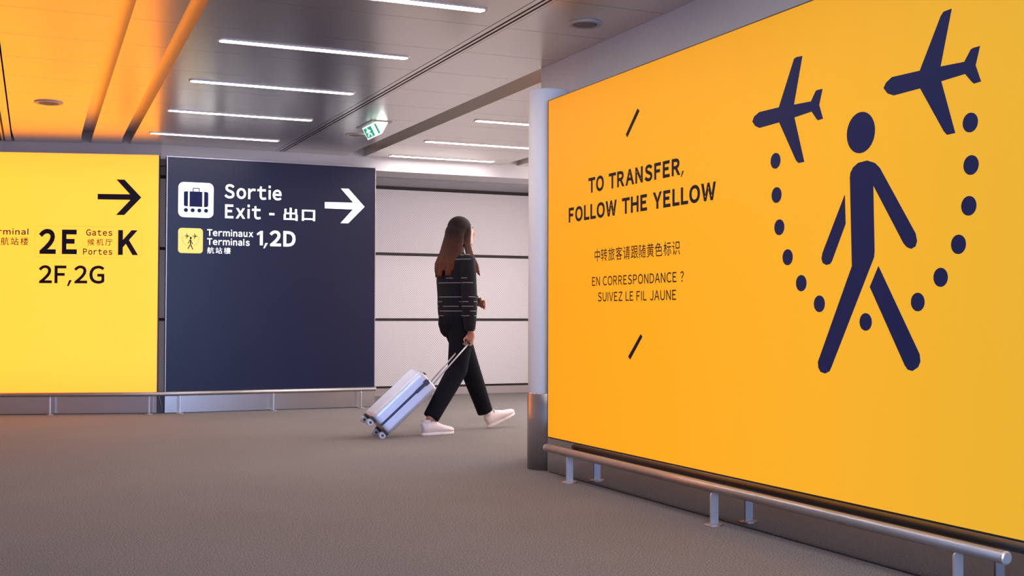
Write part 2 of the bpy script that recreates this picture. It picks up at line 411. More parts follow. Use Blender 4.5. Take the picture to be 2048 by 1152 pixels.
strip_light(3.68, 4.82, 7.72, 'white strip light of the side bay, hidden behind the column', G2)
for k in range(4):
    strip_light(5.45, 6.60, 7.72+1.27*k, 'white strip light of the farthest bay, %s row from the return wall' % ('first', 'second', 'third', 'fourth')[k], G2)

def slot_diffuser(x, f, ya, yb, label):
    t = thing('slot_diffuser', label, 'air diffuser', (0, 0, 0), 0, 'slot diffusers of the ceiling')
    def X(u, y): return x+u+f*(y-11.6)
    for u0, u1, z0 in ((0.003, 0.034, H-0.001), (0.049, 0.065, H-0.001), (0.081, 0.099, H-0.001)):
        bm = bmesh.new(); add_prism(bm, [(X(u0, ya), ya), (X(u1, ya), ya), (X(u1, yb), yb), (X(u0, yb), yb)], z0, H+0.0015)
        obj('bar', bm, 'ceil', t)
    bm = bmesh.new(); add_prism(bm, [(X(0.003, ya), ya), (X(0.099, ya), ya), (X(0.099, yb), yb), (X(0.003, yb), yb)], H+0.002, H+0.02)
    obj('backing', bm, 'plenum', t)
slot_diffuser(2.560, 0.004, -6.98, 11.55, 'twin black line slot diffuser running along the ceiling right of the strip lights')
slot_diffuser(0.025, F, -6.98, 11.9, 'twin black line slot diffuser at the left edge of the yellow lit ceiling')
# widen the left one to fill its gap
bm = bmesh.new(); add_prism(bm, [(0.126+F*(-18.5), -6.98), (0.168+F*(-18.5), -6.98), (0.168, 11.9), (0.126, 11.9)], H, H+0.02)
obj('ceiling_edge_strip', bm, 'ceil', ceil)

def speaker(x, y, r, label):
    t = thing('ceiling_speaker', label, 'speaker', (x, y, H), 0, 'round ceiling speakers')
    bm = bmesh.new(); add_lathe(bm, [(r*0.70, -0.0005), (r, -0.0005), (r, -0.004), (r*0.95, -0.009), (r*0.74, -0.010), (r*0.70, -0.004)], 48)
    obj('ring', bm, 'ring', t, smooth=True)
    bm = bmesh.new(); add_lathe(bm, [(r*0.70, -0.0006), (r*0.70, -0.006), (r*0.5, -0.009), (r*0.15, -0.0105)], 48)
    obj('grille', bm, 'speaker', t, smooth=True)
speaker(0.392, 9.60, 0.105, 'round ceiling speaker in the yellow lit ceiling at left')
speaker(2.990, 5.755, 0.098, 'round ceiling speaker nearest the camera, above the big orange sign')
speaker(2.982, 10.17, 0.098, 'round ceiling speaker beside the green exit light')

# exit light: triangular prism under the ceiling
t = thing('exit_light', 'small green and white emergency exit light hanging under the ceiling', 'exit light', (2.967, 9.36, H))
obj('mounting_plate', box(-0.095, 0.085, -0.012, 0.44, -0.008, -0.0005), 'frame', t)
bm = bmesh.new()
A = [(-0.052, 0, -0.008), (0.052, 0, -0.008), (0.0, 0, -0.105)]; B_ = [(x, 0.40, z) for x, y, z in A]
va = [bm.verts.new(p) for p in A]; vb = [bm.verts.new(p) for p in B_]
for f in ((va[0], va[2], vb[2], vb[0]), (va[2], va[1], vb[1], vb[2]), (va[1], va[0], vb[0], vb[1]), va[::-1], vb): bm.faces.new(f)
obj('lens', bm, 'exit_white', t)
bm = bmesh.new(); f = [bm.verts.new(p) for p in ((-0.050, -0.002, -0.009), (0.050, -0.002, -0.009), (0.0, -0.002, -0.103))]; bm.faces.new(f)
g_ = bmesh.ops.extrude_face_region(bm, geom=bm.faces[:]); bmesh.ops.translate(bm, verts=[v for v in g_['geom'] if isinstance(v, bmesh.types.BMVert)], vec=(0, 0.0015, 0))
obj('end_cap', bm, 'exit_end', t)
def on_exit(pts, name, m, h=0.002):
    """pts (y, s) s = 0 top .. 1 bottom on the left slanted face"""
    n = Vector((-0.097, 0, -0.052)).normalized()
    def P(y, s, k): return Vector((-0.052+0.052*s, y, -0.008-0.097*s))+n*k
    bm = bmesh.new(); a = [bm.verts.new(P(y, s, 0.0006)) for y, s in pts]; b = [bm.verts.new(P(y, s, h)) for y, s in pts]
    bm.faces.new(a); bm.faces.new(b[::-1]); q = len(a)
    for i in range(q): bm.faces.new((a[i], b[i], b[(i+1) % q], a[(i+1) % q]))
    obj(name, bm, m, t)
on_exit([(0.385, 0.1), (0.385, 0.9), (0.17, 0.9), (0.17, 0.1)], 'green_field', 'exit_green', 0.0015)
on_exit([(0.075, 0.1), (0.075, 0.9), (0.03, 0.9), (0.03, 0.1)], 'green_field', 'exit_green', 0.0015)
for pts in ([(0.30, 0.14), (0.28, 0.14), (0.272, 0.24), (0.30, 0.26)],
            [(0.30, 0.3), (0.26, 0.28), (0.22, 0.42), (0.235, 0.46), (0.255, 0.4), (0.262, 0.55), (0.225, 0.68), (0.235, 0.86), (0.255, 0.84), (0.25, 0.7), (0.28, 0.62), (0.33, 0.82), (0.345, 0.76), (0.30, 0.55), (0.305, 0.42), (0.335, 0.5), (0.345, 0.45), (0.31, 0.32)]):
    on_exit(pts, 'running_figure', 'exit_white', 0.003)

# ------------------------------------------------------------------ lettering
def glyph(ch, off):
    """outline mesh of one character: list of verts, list of faces"""
    th = 0.088+2*off
    own = {'l': [[(0, 0), (th, 0), (th, .79), (0, .79)]], 'I': [[(0, 0), (th, 0), (th, .735), (0, .735)]],
           'i': [[(0, 0), (th, 0), (th, .54), (0, .54)], [(0, .65), (th, .65), (th, .65+th), (0, .65+th)]],
           '1': [[(.17, 0), (.17+th, 0), (.17+th, .735), (.17+th*.25, .735), (0, .59), (.045, .50), (.17, .575)]],
           ',': [[(0, -.15), (.075, -.15), (.075+th*1.05, .12), (th*.75-.01, .12)]],
           '-': [[(0, .27), (.27, .27), (.27, .27+th), (0, .27+th)]]}
    if ch in own:
        V, Fc = [], []
        for p in own[ch]:
            k = len(V); V += p; Fc.append(list(range(k, k+len(p))))
        return V, Fc
    c = ch if ord(ch) > 255 else chr(ord(ch)+0xFEE0)
    cu = bpy.data.curves.new('t', 'FONT'); cu.body = c; cu.offset = off; cu.resolution_u = 4
    to = bpy.data.objects.new('t', cu); C.objects.link(to)
    dg = bpy.context.evaluated_depsgraph_get(); me = bpy.data.meshes.new_from_object(to.evaluated_get(dg))
    V = [(v.co.x, v.co.y) for v in me.vertices]; Fc = [list(p.vertices) for p in me.polygons]
    bpy.data.objects.remove(to); bpy.data.curves.remove(cu); bpy.data.meshes.remove(me)
    return V, Fc
def text_obj(s, x0, x1, z0, z1, m, parent, bold=0.0, gap=0.115, y=-0.002, name='lettering', cjk=False):
    """a line of lettering: x0..x1 ink width, z0 baseline, z1 cap height"""
    X = 0; V, Fc = [], []; prev = ' '
    for ch in s:
        if ch == ' ': X += 0.38; prev = ch; continue
        gv, gf = glyph(ch, bold)
        a = min(v[0] for v in gv); b = max(v[0] for v in gv)
        wide = 1.0
        if cjk: X0 = X; dx = X-a+0.0; adv = 1.0*gap+(b-a)
        g = gap
        if not cjk:
            if ch in 'AVWYT' : g -= 0.055
            if prev in 'AVWYTLr': g -= 0.05
            if ch in 'OCGQoceadg': g -= 0.02
            if prev in 'OCGDoce': g -= 0.02
            if ch == ',' : g = 0.03
            if prev == ',': g = 0.09
            if prev == ' ': g = 0.10
        if V: X += g
        k = len(V); V += [(v[0]-a+X, v[1]) for v in gv]; Fc += [[i+k for i in f] for f in gf]
        X += b-a; prev = ch
    ax = min(v[0] for v in V); bx = max(v[0] for v in V)
    if cjk: lo, hi = min(v[1] for v in V), max(v[1] for v in V)
    else: lo, hi = -bold, 0.735+bold
    me = bpy.data.meshes.new(name)
    me.from_pydata([(x0+(vx-ax)/(bx-ax)*(x1-x0), y, z0+(vy-lo)/(hi-lo)*(z1-z0)) for vx, vy in V], [], Fc)
    me.materials.append(M[m])
    o = bpy.data.objects.new(name, me); C.objects.link(o); o.parent = parent
    return o

# ------------------------------------------------------------------ walker pictogram (coordinates of the big sign)
PLANE1 = [[2.066, 1.7813], [2.0802, 1.8018], [2.118, 1.8152], [2.2557, 1.8136], [2.3594, 1.9988], [2.3741, 2.0032], [2.4129, 2.0003], [2.3566, 1.8084], [2.4689, 1.8034], [2.499, 1.8403], [2.5065, 1.8426], [2.5405, 1.842], [2.5191, 1.7807], [2.5426, 1.7217], [2.5132, 1.7196], [2.504, 1.7258], [2.4725, 1.7612], [2.3593, 1.7545], [2.4232, 1.5621], [2.3867, 1.5616], [2.3703, 1.5745], [2.2575, 1.7494], [2.1177, 1.7459], [2.0877, 1.7587]]
PLANE2 = [[2.8937, 1.7828], [2.908, 1.8012], [2.9395, 1.8158], [3.0815, 1.8125], [3.1846, 1.9856], [3.1987, 1.998], [3.2353, 1.9996], [3.1811, 1.8082], [3.2926, 1.8029], [3.3227, 1.8399], [3.3339, 1.8426], [3.3619, 1.8428], [3.3419, 1.7816], [3.3654, 1.7222], [3.3349, 1.7202], [3.3251, 1.7285], [3.2956, 1.7607], [3.1842, 1.7555], [3.2483, 1.5641], [3.2105, 1.5633], [3.1954, 1.5783], [3.0825, 1.7485], [2.9468, 1.7461], [2.9156, 1.7585]]
DOTS = [[2.231, 1.5894], [2.2374, 1.4431], [2.256, 1.305], [2.312, 1.1759], [2.4015, 1.0655], [2.5165, 0.9798], [2.7892, 0.9088], [3.0643, 0.9819], [3.1762, 1.0673], [3.2602, 1.1784], [3.308, 1.3071], [3.3192, 1.4451], [3.3171, 1.5905]]
BODY = [[2.7037, 1.4665], [2.7067, 1.4857], [2.7228, 1.5054], [2.7517, 1.5196], [2.8014, 1.5224], [2.8431, 1.5088], [2.8704, 1.4867], [3.0548, 1.2294], [3.0621, 1.2018], [3.0544, 1.1822], [3.0329, 1.1743], [3.0112, 1.1818], [2.9946, 1.1964], [2.8342, 1.426], [2.8396, 1.1764], [2.8367, 1.1528], [2.5893, 0.7306], [2.577, 0.7121], [2.5508, 0.7019], [2.5229, 0.7077], [2.5089, 0.7252], [2.5074, 0.7474], [2.7133, 1.1242]]
ARM = [[2.6725, 1.4028], [2.6763, 1.2904], [2.5946, 1.1485], [2.5823, 1.1371], [2.5608, 1.1339], [2.5392, 1.1428], [2.5315, 1.1612], [2.5378, 1.1831]]
LEG = [[2.8612, 1.1177], [3.0717, 0.7953], [3.0752, 0.7685], [3.0639, 0.7482], [3.0361, 0.7335], [3.0132, 0.737], [2.9979, 0.7519], [2.8138, 1.0413]]

def round_poly(pts, it=1):
    return pts
def sign_body(t, x0, x1, z0, z1, face_m, depth, frame_m, skirt_m, fw=0.006, face_y=0.0):
    """box of a light box: housing, face, thin frame lips, skirt down to the carpet"""
    obj('housing', box(x0+0.002, x1-0.002, 0.004, depth, z0-0.002, z1-0.002), 'frame_dark', t)
    obj('light_face', box(x0+fw, x1-fw, face_y, 0.0038, z0+fw, z1-fw), face_m, t)
    bm = bmesh.new()
    add_box(bm, x0, x1, -0.003, 0.006, z1-fw, z1); add_box(bm, x0, x1, -0.003, 0.006, z0, z0+fw)
    add_box(bm, x0, x0+fw, -0.003, 0.006, z0+fw, z1-fw); add_box(bm, x1-fw, x1, -0.003, 0.006, z0+fw, z1-fw)
    obj('frame', bm, frame_m, t)
    obj('skirt', box(x0+0.001, x1-0.001, -0.001, depth-0.01, 0.006, z0-0.003), skirt_m, t)
    obj('plinth', box(x0+0.001, x1-0.001, 0.012, depth-0.01, 0.0, 0.0058), 'frame_dark', t)

# big orange sign on the right: local x runs towards the camera
t = thing('transfer_sign', 'large orange backlit wall sign with walking figure and two airplanes', 'sign', (3.045, 6.333, 0), -PI/2)
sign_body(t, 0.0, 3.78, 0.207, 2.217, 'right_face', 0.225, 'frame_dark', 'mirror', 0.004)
for p in (PLANE1, PLANE2): obj('airplane_symbol', flat(p, -0.003, -0.0008), 'navy', t)
obj('figure_head', flat(circle(2.766, 1.634, 0.079, 40), -0.003, -0.0008), 'navy', t)
for nm, p in (('figure_body', BODY), ('figure_arm', ARM), ('figure_leg', LEG)): obj(nm, flat(p, -0.003, -0.0008), 'navy', t)
for x, z in DOTS: obj('dot', flat(circle(x, z, 0.0335), -0.003, -0.0008), 'navy', t)
for p in ([[1.0658, 1.9981], [1.0854, 1.9844], [0.9601, 1.8654], [0.9446, 1.8806]], [[1.0984, 0.8359], [1.1143, 0.8225], [0.9899, 0.703], [0.9708, 0.7175]]):
    obj('slash_mark', flat(p, -0.003, -0.0008), 'ink', t)
text_obj('TO TRANSFER,', 0.522, 1.510, 1.6115, 1.6955, 'ink', t, 0.042, 0.15)
text_obj('FOLLOW THE YELLOW', 0.278, 1.782, 1.4645, 1.5490, 'ink', t, 0.042, 0.15)
text_obj('中转旅客请跟随黄色标识', 0.597, 1.4735, 1.225, 1.296, 'ink', t, 0.004, 0.13, cjk=True)
text_obj('EN CORRESPONDANCE ?', 0.567, 1.508, 1.0937, 1.1432, 'ink', t, 0.010, 0.17)
text_obj('SUIVEZ LE FIL JAUNE', 0.6355, 1.438, 1.0075, 1.0570, 'ink', t, 0.010, 0.17)

# a second, smaller light box round the corner behind the column
t = thing('corner_sign', 'orange backlit sign on the return wall, hidden behind the column', 'sign', (4.70, 7.01, 0), PI)
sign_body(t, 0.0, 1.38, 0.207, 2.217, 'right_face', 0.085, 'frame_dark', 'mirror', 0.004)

# dark blue exit sign
t = thing('exit_sign', 'dark blue sign with white luggage symbol, white arrow and exit lettering', 'sign', (1.515, 11.465, 0))
sign_body(t, 0.0, 2.056, 0.186, 2.430, 'blue_face', 0.085, 'frame', 'satin', 0.007)
obj('luggage_tile', flat(rrect(0.108, 0.436, 1.856, 2.190, 0.05), -0.002, -0.0008), 'white_print', t)
def ind(p, m='navy', nm='luggage_symbol'): obj(nm, flat(p, -0.0035, -0.0021), m, t)
ind([(0.197, 1.959), (0.197, 2.103), (0.172, 2.103), (0.163, 2.100), (0.158, 2.092), (0.158, 1.975), (0.163, 1.963), (0.174, 1.959)])
ind([(0.2115, 1.958), (0.3310, 1.958), (0.3310, 2.104), (0.2115, 2.104)])
ind([(0.3465, 1.958), (0.3465, 2.104), (0.372, 2.104), (0.382, 2.100), (0.387, 2.090), (0.387, 1.974), (0.382, 1.963), (0.370, 1.958)])
ind([(0.2395, 2.1045), (0.2395, 2.133), (0.2455, 2.140), (0.299, 2.140), (0.3055, 2.133), (0.3055, 2.1045), (0.2965, 2.1045), (0.2965, 2.131), (0.2485, 2.131), (0.2485, 2.1045)])
for x in (0.1785, 0.2413, 0.3035, 0.3665): ind(circle(x, 1.9235, 0.0195, 20), nm='luggage_wheel_dot')
obj('transfer_tile', flat(rrect(0.109, 0.339, 1.514, 1.753, 0.032), -0.002, -0.0008), 'yellow_print', t)
def mini(p): # mirrored, scaled down from the big pictogram
    return [(0.224-(x-2.78)*0.0895, 1.548+(z-0.70)*0.1185) for x, z in p][::-1]
for nm, p in (('figure_body', BODY), ('figure_arm', ARM), ('figure_leg', LEG), ('figure_head', circle(2.76, 1.634, 0.10, 20))):
    ind(mini(p), 'ink', nm)
for p in (PLANE1, PLANE2): ind([(x, z) for x, z in mini(p)], 'ink', 'airplane_symbol')
for x, z in DOTS: ind(circle(0.224-(x-2.78)*0.14, 1.555+(z-0.70)*0.125, 0.0032, 8), 'ink', 'dot')
text_obj('Sortie', 0.5395, 1.093, 2.053, 2.188, 'white_print', t, 0.026, 0.15)
text_obj('Exit', 0.5455, 0.8904, 1.860, 1.9933, 'white_print', t, 0.026, 0.15)
obj('lettering', flat([(0.972, 1.904), (1.024, 1.904), (1.024, 1.926), (0.972, 1.926)], -0.0022, -0.0008), 'white_print', t)
text_obj('出口', 1.114, 1.4296, 1.857, 1.985, 'white_print', t, 0.024, 0.25, cjk=True)
text_obj('Terminaux', 0.3783, 0.8184, 1.684, 1.748, 'white_print', t, 0.026, 0.16)
text_obj('Terminals', 0.3790, 0.785, 1.598, 1.662, 'white_print', t, 0.026, 0.16)
text_obj('航站樓', 0.3796, 0.602, 1.515, 1.577, 'white_print', t, 0.004, 0.22, cjk=True)
text_obj('1,2D', 0.852, 1.2348, 1.601, 1.754, 'white_print', t, 0.035, 0.12)
obj('arrow_symbol', flat([[1.5274, 2.0556], [1.5278, 1.9932], [1.816, 1.9928], [1.6889, 1.8505], [1.7696, 1.852], [1.9381, 2.024], [1.7714, 2.1997], [1.6907, 2.1986], [1.8196, 2.0613]], -0.0022, -0.0008), 'white_print', t)

# bright yellow gates sign, turned a little
YA = math.radians(-16.31)
t = thing('gates_sign', 'bright yellow backlit sign with black arrow and gate numbers at left', 'sign', (1.446, 11.477, 0), YA)
sign_body(t, -4.1, 0.0, 0.186, 2.438, 'left_face', 0.085, 'frame', 'satin', 0.004)
def y2(p, nm, m='ink'): obj(nm, flat(p, -0.0022, -0.0008), m, t)
y2([[-0.5563, 2.0586], [-0.5558, 2.0068], [-0.2593, 2.0064], [-0.3886, 1.8626], [-0.3129, 1.8637], [-0.1591, 2.0309], [-0.3139, 2.197], [-0.3872, 2.197], [-0.2635, 2.0596]], 'arrow_symbol')
ro = rrect(-1.118, -0.149, 1.459, 1.753, 0.045); ri = rrect(-1.1145, -0.1525, 1.4625, 1.7495, 0.042)
bm = bmesh.new(); n = len(ro)
a = [bm.verts.new((x, -0.001, z)) for x, z in ro]; b = [bm.verts.new((x, -0.001, z)) for x, z in ri]
for i in range(n): bm.faces.new((a[i], a[(i+1) % n], b[(i+1) % n], b[i]))
obj('outline', bm, 'yline', t)
text_obj('2', -1.079, -0.926, 1.491, 1.722, 'ink', t, 0.038)
text_obj('E', -0.873, -0.7375, 1.491, 1.7204, 'ink', t, 0.042)
text_obj('K', -0.3669, -0.184, 1.4876, 1.7218, 'ink', t, 0.042)
text_obj('Gates', -0.656, -0.420, 1.6665, 1.7240, 'ink', t, 0.022, 0.20)
text_obj('候机厅', -0.6437, -0.4196, 1.574, 1.638, 'ink', t, 0.006, 0.25, cjk=True)
text_obj('Portes', -0.6823, -0.4186, 1.488, 1.545, 'ink', t, 0.022, 0.20)
text_obj('Terminal', -1.560, -1.1717, 1.668, 1.722, 'ink', t, 0.022, 0.20)
text_obj('航站楼', -1.4166, -1.1707, 1.569, 1.643, 'ink', t, 0.006, 0.2, cjk=True)
text_obj('2F,2G', -1.077, -0.487, 1.2186, 1.384, 'ink', t, 0.024, 0.11)

# dark box in the gap between the two signs with a cord hanging in it
t = thing('cable_box', 'dark box with a thin slanting cord between the yellow and blue signs', 'box', (1.483, 11.50, 0))
obj('box', box(-0.030, 0.028, 0.0, 0.045, 0.0, 0.185), 'dark_metal', t)
bm = bmesh.new(); add_tube(bm, [(-0.018, -0.004, 0.185), (0.0, -0.006, 0.10), (0.022, -0.004, 0.0)], 0.0035, 8); obj('cord', bm, 'cord', t, smooth=True)

# ------------------------------------------------------------------ column
t = thing('column', 'round white column with brushed steel sleeve at its foot beside the orange sign', 'column', (3.128, 6.492, 0))
bm = bmesh.new(); add_lathe(bm, [(0.131, 0.0), (0.131, 0.459), (0.128, 0.462)], 96); obj('steel_sleeve', bm, 'sleeve', t, smooth=False)
bm = bmesh.new(); add_lathe(bm, [(0.1245, 0.462), (0.1265, 0.466), (0.1265, 2.298), (0.1245, 2.303)], 96); obj('shaft', bm, 'column', t)
for ch in t.children:
    for p in ch.data.polygons:
        if abs(p.normal.z) < 0.5: p.use_smooth = True

# ------------------------------------------------------------------ bumper rails
def rail(name, label, pts, zc, r, posts, axis_rot, group, pw=0.040, foot=0.047, cap_m='plate'):
    """tube along pts (xy), posts list of (x, y)"""
    base = Vector((pts[0][0], pts[0][1], 0))
    t = thing(name, label, 'bumper rail', base, 0, group)
    P = [Vector((x, y, zc))-Vector((base.x, base.y, 0)) for x, y in pts]
    bm = bmesh.new(); add_tube(bm, P, r, 24, caps=True); o = obj('tube', bm, 'tube', t)
    for p in o.data.polygons: p.use_smooth = len(p.vertices) == 4
    for e, q in ((P[0], P[1]), (P[-1], P[-2])):
        d = (e-q).normalized(); bm = bmesh.new()
        add_tube(bm, [e-d*0.002, e+d*0.004, e+d*0.007], [r+0.0006, r+0.0006, r*0.8], 24); obj('end_cap', bm, cap_m, t, smooth=False)
    for (x, y), rz in posts:
        h = zc-r*0.75
        pr = [(-pw/2, 0.009), (pw/2, 0.009)]+[(pw/2*math.cos(a), h-0.020+0.020*math.sin(a)) for a in [PI*i/10 for i in range(11)]]
        bm = flat(pr, -0.004, 0.004)
        ob = obj('post', bm, 'plate', t); ob.location = (x-base.x, y-base.y, 0); ob.rotation_euler = (0, 0, rz)
        bm = bmesh.new(); add_lathe(bm, [(foot, 0.0005), (foot, 0.005), (foot-0.006, 0.009), (0.01, 0.0095)], 32)
        for v in bm.verts: v.co.y *= 0.75
        ft = obj('foot', bm, 'tube', ob)
    return t
rail('bumper_rail', 'low tubular metal bumper rail in front of the big orange sign', [(2.952, 6.152), (2.952, 2.790)], 0.166, 0.0213,
     [((2.958, 5.87), 0), ((2.952, 4.432), 0), ((2.952, 2.992), 0)], 0, 'bumper rails')
u = Vector((math.cos(YA), math.sin(YA)))
ky = lambda k: (1.478-u.x*k, 11.368-u.y*k)
rail('bumper_rail', 'long low tubular bumper rail below the yellow and dark blue signs', [ky(4.1), (1.478, 11.368), (3.545, 11.368)], 0.189, 0.0203,
     [(ky(0.115+0.885*k), PI/2+YA) for k in range(5)]+[((1.640, 11.368), PI/2), ((2.520, 11.368), PI/2), ((3.398, 11.368), PI/2)], 0, 'bumper rails', pw=0.036)

# ------------------------------------------------------------------ person
PER = thing('person', 'long-haired woman in black walking right and pulling a silver suitcase', 'person', (3.42, 8.78, 0), 0.25)
def loft(bm, secs, n=20, caps=True):
    """secs: (centre xyz, fwd radius, lateral radius[, power]); rings normal to the path, lateral axis kept along y"""
    cs = [Vector(s[0]) for s in secs]; rings = []
    for i, s in enumerate(secs):
        t = (cs[min(i+1, len(cs)-1)]-cs[max(i-1, 0)]).normalized()
        lat = Vector((0, 1, 0)); lat = (lat-t*lat.dot(t))
        if lat.length < 0.2: lat = Vector((1, 0, 0))-t*t.x
        lat.normalize(); fw = lat.cross(t)
        rings.append([bm.verts.new(cs[i]+fw*s[1]*math.cos(2*PI*k/n)+lat*s[2]*math.sin(2*PI*k/n)) for k in range(n)])
    for a, b in zip(rings, rings[1:]):
        for k in range(n): bm.faces.new((a[k], a[(k+1) % n], b[(k+1) % n], b[k]))
    if caps: bm.faces.new(rings[0][::-1]); bm.faces.new(rings[-1])
def ell(bm, c, rx, ry, rz, rot=0.0, seg=20):
    m = Matrix.Translation(c) @ Matrix.Rotation(rot, 4, 'Y') @ Matrix.Diagonal((rx, ry, rz, 1))
    bmesh.ops.create_uvsphere(bm, u_segments=seg, v_segments=seg//2+2, radius=1.0, matrix=m)
def fused(name, bm, m, parent, voxel, smooth_it=6):
    """voxel-fuse the pieces into one continuous skin"""
    me = bpy.data.meshes.new(name); bmesh.ops.recalc_face_normals(bm, faces=bm.faces); bm.to_mesh(me); bm.free()
    o = bpy.data.objects.new('tmp', me); C.objects.link(o)
    r = o.modifiers.new('r', 'REMESH'); r.mode = 'VOXEL'; r.voxel_size = voxel; r.use_smooth_shade = True
    s = o.modifiers.new('s', 'SMOOTH'); s.factor = 0.5; s.iterations = smooth_it
    dg = bpy.context.evaluated_depsgraph_get(); me2 = bpy.data.meshes.new_from_object(o.evaluated_get(dg))
    bpy.data.objects.remove(o)
    me2.name = name; me2.materials.clear(); me2.materials.append(M[m])
    for p in me2.polygons: p.use_smooth = True
    o = bpy.data.objects.new(name, me2); C.objects.link(o); o.parent = parent
    return o
# joints
HIPR, KNR, ANR = (-0.005, -0.085, 0.90), (-0.060, -0.085, 0.50), (-0.325, -0.085, 0.115)
HIPL, KNL, ANL = (0.015, 0.085, 0.90), (0.185, 0.085, 0.50), (0.345, 0.080, 0.125)
SHR, ELR, WRR = (-0.030, -0.175, 1.355), (-0.040, -0.215, 1.060), (-0.035, -0.215, 0.825)
SHL, ELL, WRL = (-0.020, 0.175, 1.355), (0.150, 0.125, 1.105), (0.210, 0.020, 1.030)
bm = bmesh.new()
# trunk and neck
loft(bm, [((-0.005, 0, 0.84), .085, .13), ((-0.01, 0, 0.92), .115, .165), ((0, 0, 1.0), .10, .15), ((0.005, 0, 1.08), .088, .125), ((0, 0, 1.18), .098, .14),
          ((-0.01, 0, 1.28), .105, .16), ((-0.02, 0, 1.36), .085, .165), ((-0.02, 0, 1.41), .06, .10), ((-0.005, 0, 1.445), .052, .055), ((0.015, 0, 1.50), .050, .050), ((0.03, 0, 1.56), .052, .05)], 24)
# head
ell(bm, (0.030, 0, 1.625), .092, .074, .085); ell(bm, (0.065, 0, 1.595), .075, .062, .095); ell(bm, (0.088, 0, 1.530), .050, .045, .045)
ell(bm, (0.125, 0, 1.508), .020, .022, .017); ell(bm, (0.132, 0, 1.548), .016, .024, .013)
loft(bm, [((0.128, 0, 1.625), .010, .009), ((0.146, 0, 1.597), .014, .012), ((0.158, 0, 1.580), .013, .016), ((0.140, 0, 1.572), .012, .015)], 12)
for s in (-1, 1): ell(bm, (0.025, s*0.070, 1.60), .018, .008, .030, 0.15)
# legs
def leg(bm, h, k, a):
    h, k, a = Vector(h), Vector(k), Vector(a); L = lambda p, q, t: p.lerp(q, t)
    loft(bm, [(h, .080, .080), (L(h, k, .35), .078, .075), (L(h, k, .7), .062, .060), (k, .054, .052), (L(k, a, .25), .056, .052), (L(k, a, .55), .047, .044), (L(k, a, .85), .034, .032), (a, .034, .031)], 18)
leg(bm, HIPR, KNR, ANR); leg(bm, HIPL, KNL, ANL)
# feet inside the shoes
loft(bm, [((-0.335, -.085, .110), .030, .028), ((-0.330, -.085, .070), .026, .026), ((-0.27, -.085, .055), .024, .026), ((-0.18, -.085, .038), .014, .028), ((-0.135, -.085, .032), .009, .02)], 14)
loft(bm, [((0.352, .08, .135), .030, .028), ((0.385, .08, .095), .028, .026), ((0.48, .08, .098), .020, .028), ((0.558, .08, .116), .012, .028), ((0.590, .08, .124), .008, .02)], 14)
def arm(bm, s, e, w):
    s, e, w = Vector(s), Vector(e), Vector(w)
    loft(bm, [(s, .046, .044), (s.lerp(e, .4), .040, .038), (s.lerp(e, .8), .034, .033), (e, .034, .033), (e.lerp(w, .3), .036, .033), (e.lerp(w, .7), .028, .026), (w, .022, .027)], 14)
arm(bm, SHR, ELR, WRR); arm(bm, SHL, ELL, WRL)
ell(bm, SHR, .05, .045, .05); ell(bm, SHL, .05, .045, .05)
# right hand: palm hangs down, the fingers curl round the grip of the suitcase handle (grip runs across, along y)
GR = Vector((-0.055, -0.215, 0.720))
loft(bm, [((-0.035, -.215, .835), .022, .026), ((-0.024, -.215, .795), .018, .038), ((-0.022, -.215, .760), .016, .042), ((-0.028, -.215, .737), .014, .041)], 16)
for i, (dy, ln) in enumerate(((-.033, .92), (-.011, 1.04), (.011, 1.0), (.033, .82))):
    y = GR.y+dy; pts = []
    for j in range(6):
        a = math.radians(30-48*j*ln); rr = 0.024
        pts.append((GR.x+rr*math.cos(a)*1.05, y, GR.z+rr*math.sin(a)))
    pts = [(-0.026, y, .747)]+pts
    loft(bm, [(p, .0088-.0006*j, .0088-.0006*j) for j, p in enumerate(pts)], 10)
loft(bm, [((-0.020, -.180, .790), .011, .011), ((-0.036, -.172, .760), .011, .011), ((-0.060, -.178, .743), .010, .010), ((-0.076, -.192, .733), .008, .008)], 10)
# left hand folded in front of the belly, palm towards the body
def LH(x, y, z): return (x-0.048, y-0.108, z-0.005)
loft(bm, [(WRL, .020, .026), (LH(0.262, .095, 1.030), .026, .016), (LH(0.262, .060, 1.026), .036, .013), (LH(0.258, .034, 1.024), .036, .012)], 16)
for i, (dz, ln) in enumerate(((.030, .9), (.010, 1.05), (-.010, 1.0), (-.029, .8))):
    loft(bm, [(LH(0.258, .038, 1.024+dz), .0088, .0088), (LH(0.254, .034-.022*ln, 1.022+dz), .0085, .0085), (LH(0.240, .034-.042*ln, 1.018+dz), .0080, .0080), (LH(0.222, .034-.056*ln, 1.014+dz), .0068, .0068)], 10)
loft(bm, [(LH(0.252, .085, 1.048), .011, .011), (LH(0.240, .060, 1.068), .010, .010), (LH(0.228, .038, 1.074), .008, .008)], 10)
fused('body', bm, 'skin', PER, 0.0055, 3)
# eyes and lips
for s in (-1, 1):
    bm = bmesh.new(); ell(bm, (0.118, s*0.030, 1.612), .013, .014, .011, seg=14); e = obj('eye', bm, 'eye', PER, smooth=True)
    bm = bmesh.new(); ell(bm, (0.129, s*0.031, 1.612), .0035, .006, .006, seg=12); obj('iris', bm, 'iris', e, smooth=True)
    bm = bmesh.new(); add_tube(bm, [(0.128, s*0.012, 1.632), (0.129, s*0.03, 1.638), (0.112, s*0.05, 1.632)], [.003, .0038, .002], 8); obj('eyebrow', bm, 'hair', PER)
bm = bmesh.new(); ell(bm, (0.143, 0, 1.553), .009, .020, .0048, seg=14); ell(bm, (0.142, 0, 1.545), .008, .017, .0052, seg=14); obj('lips', bm, 'lip', PER, smooth=True)

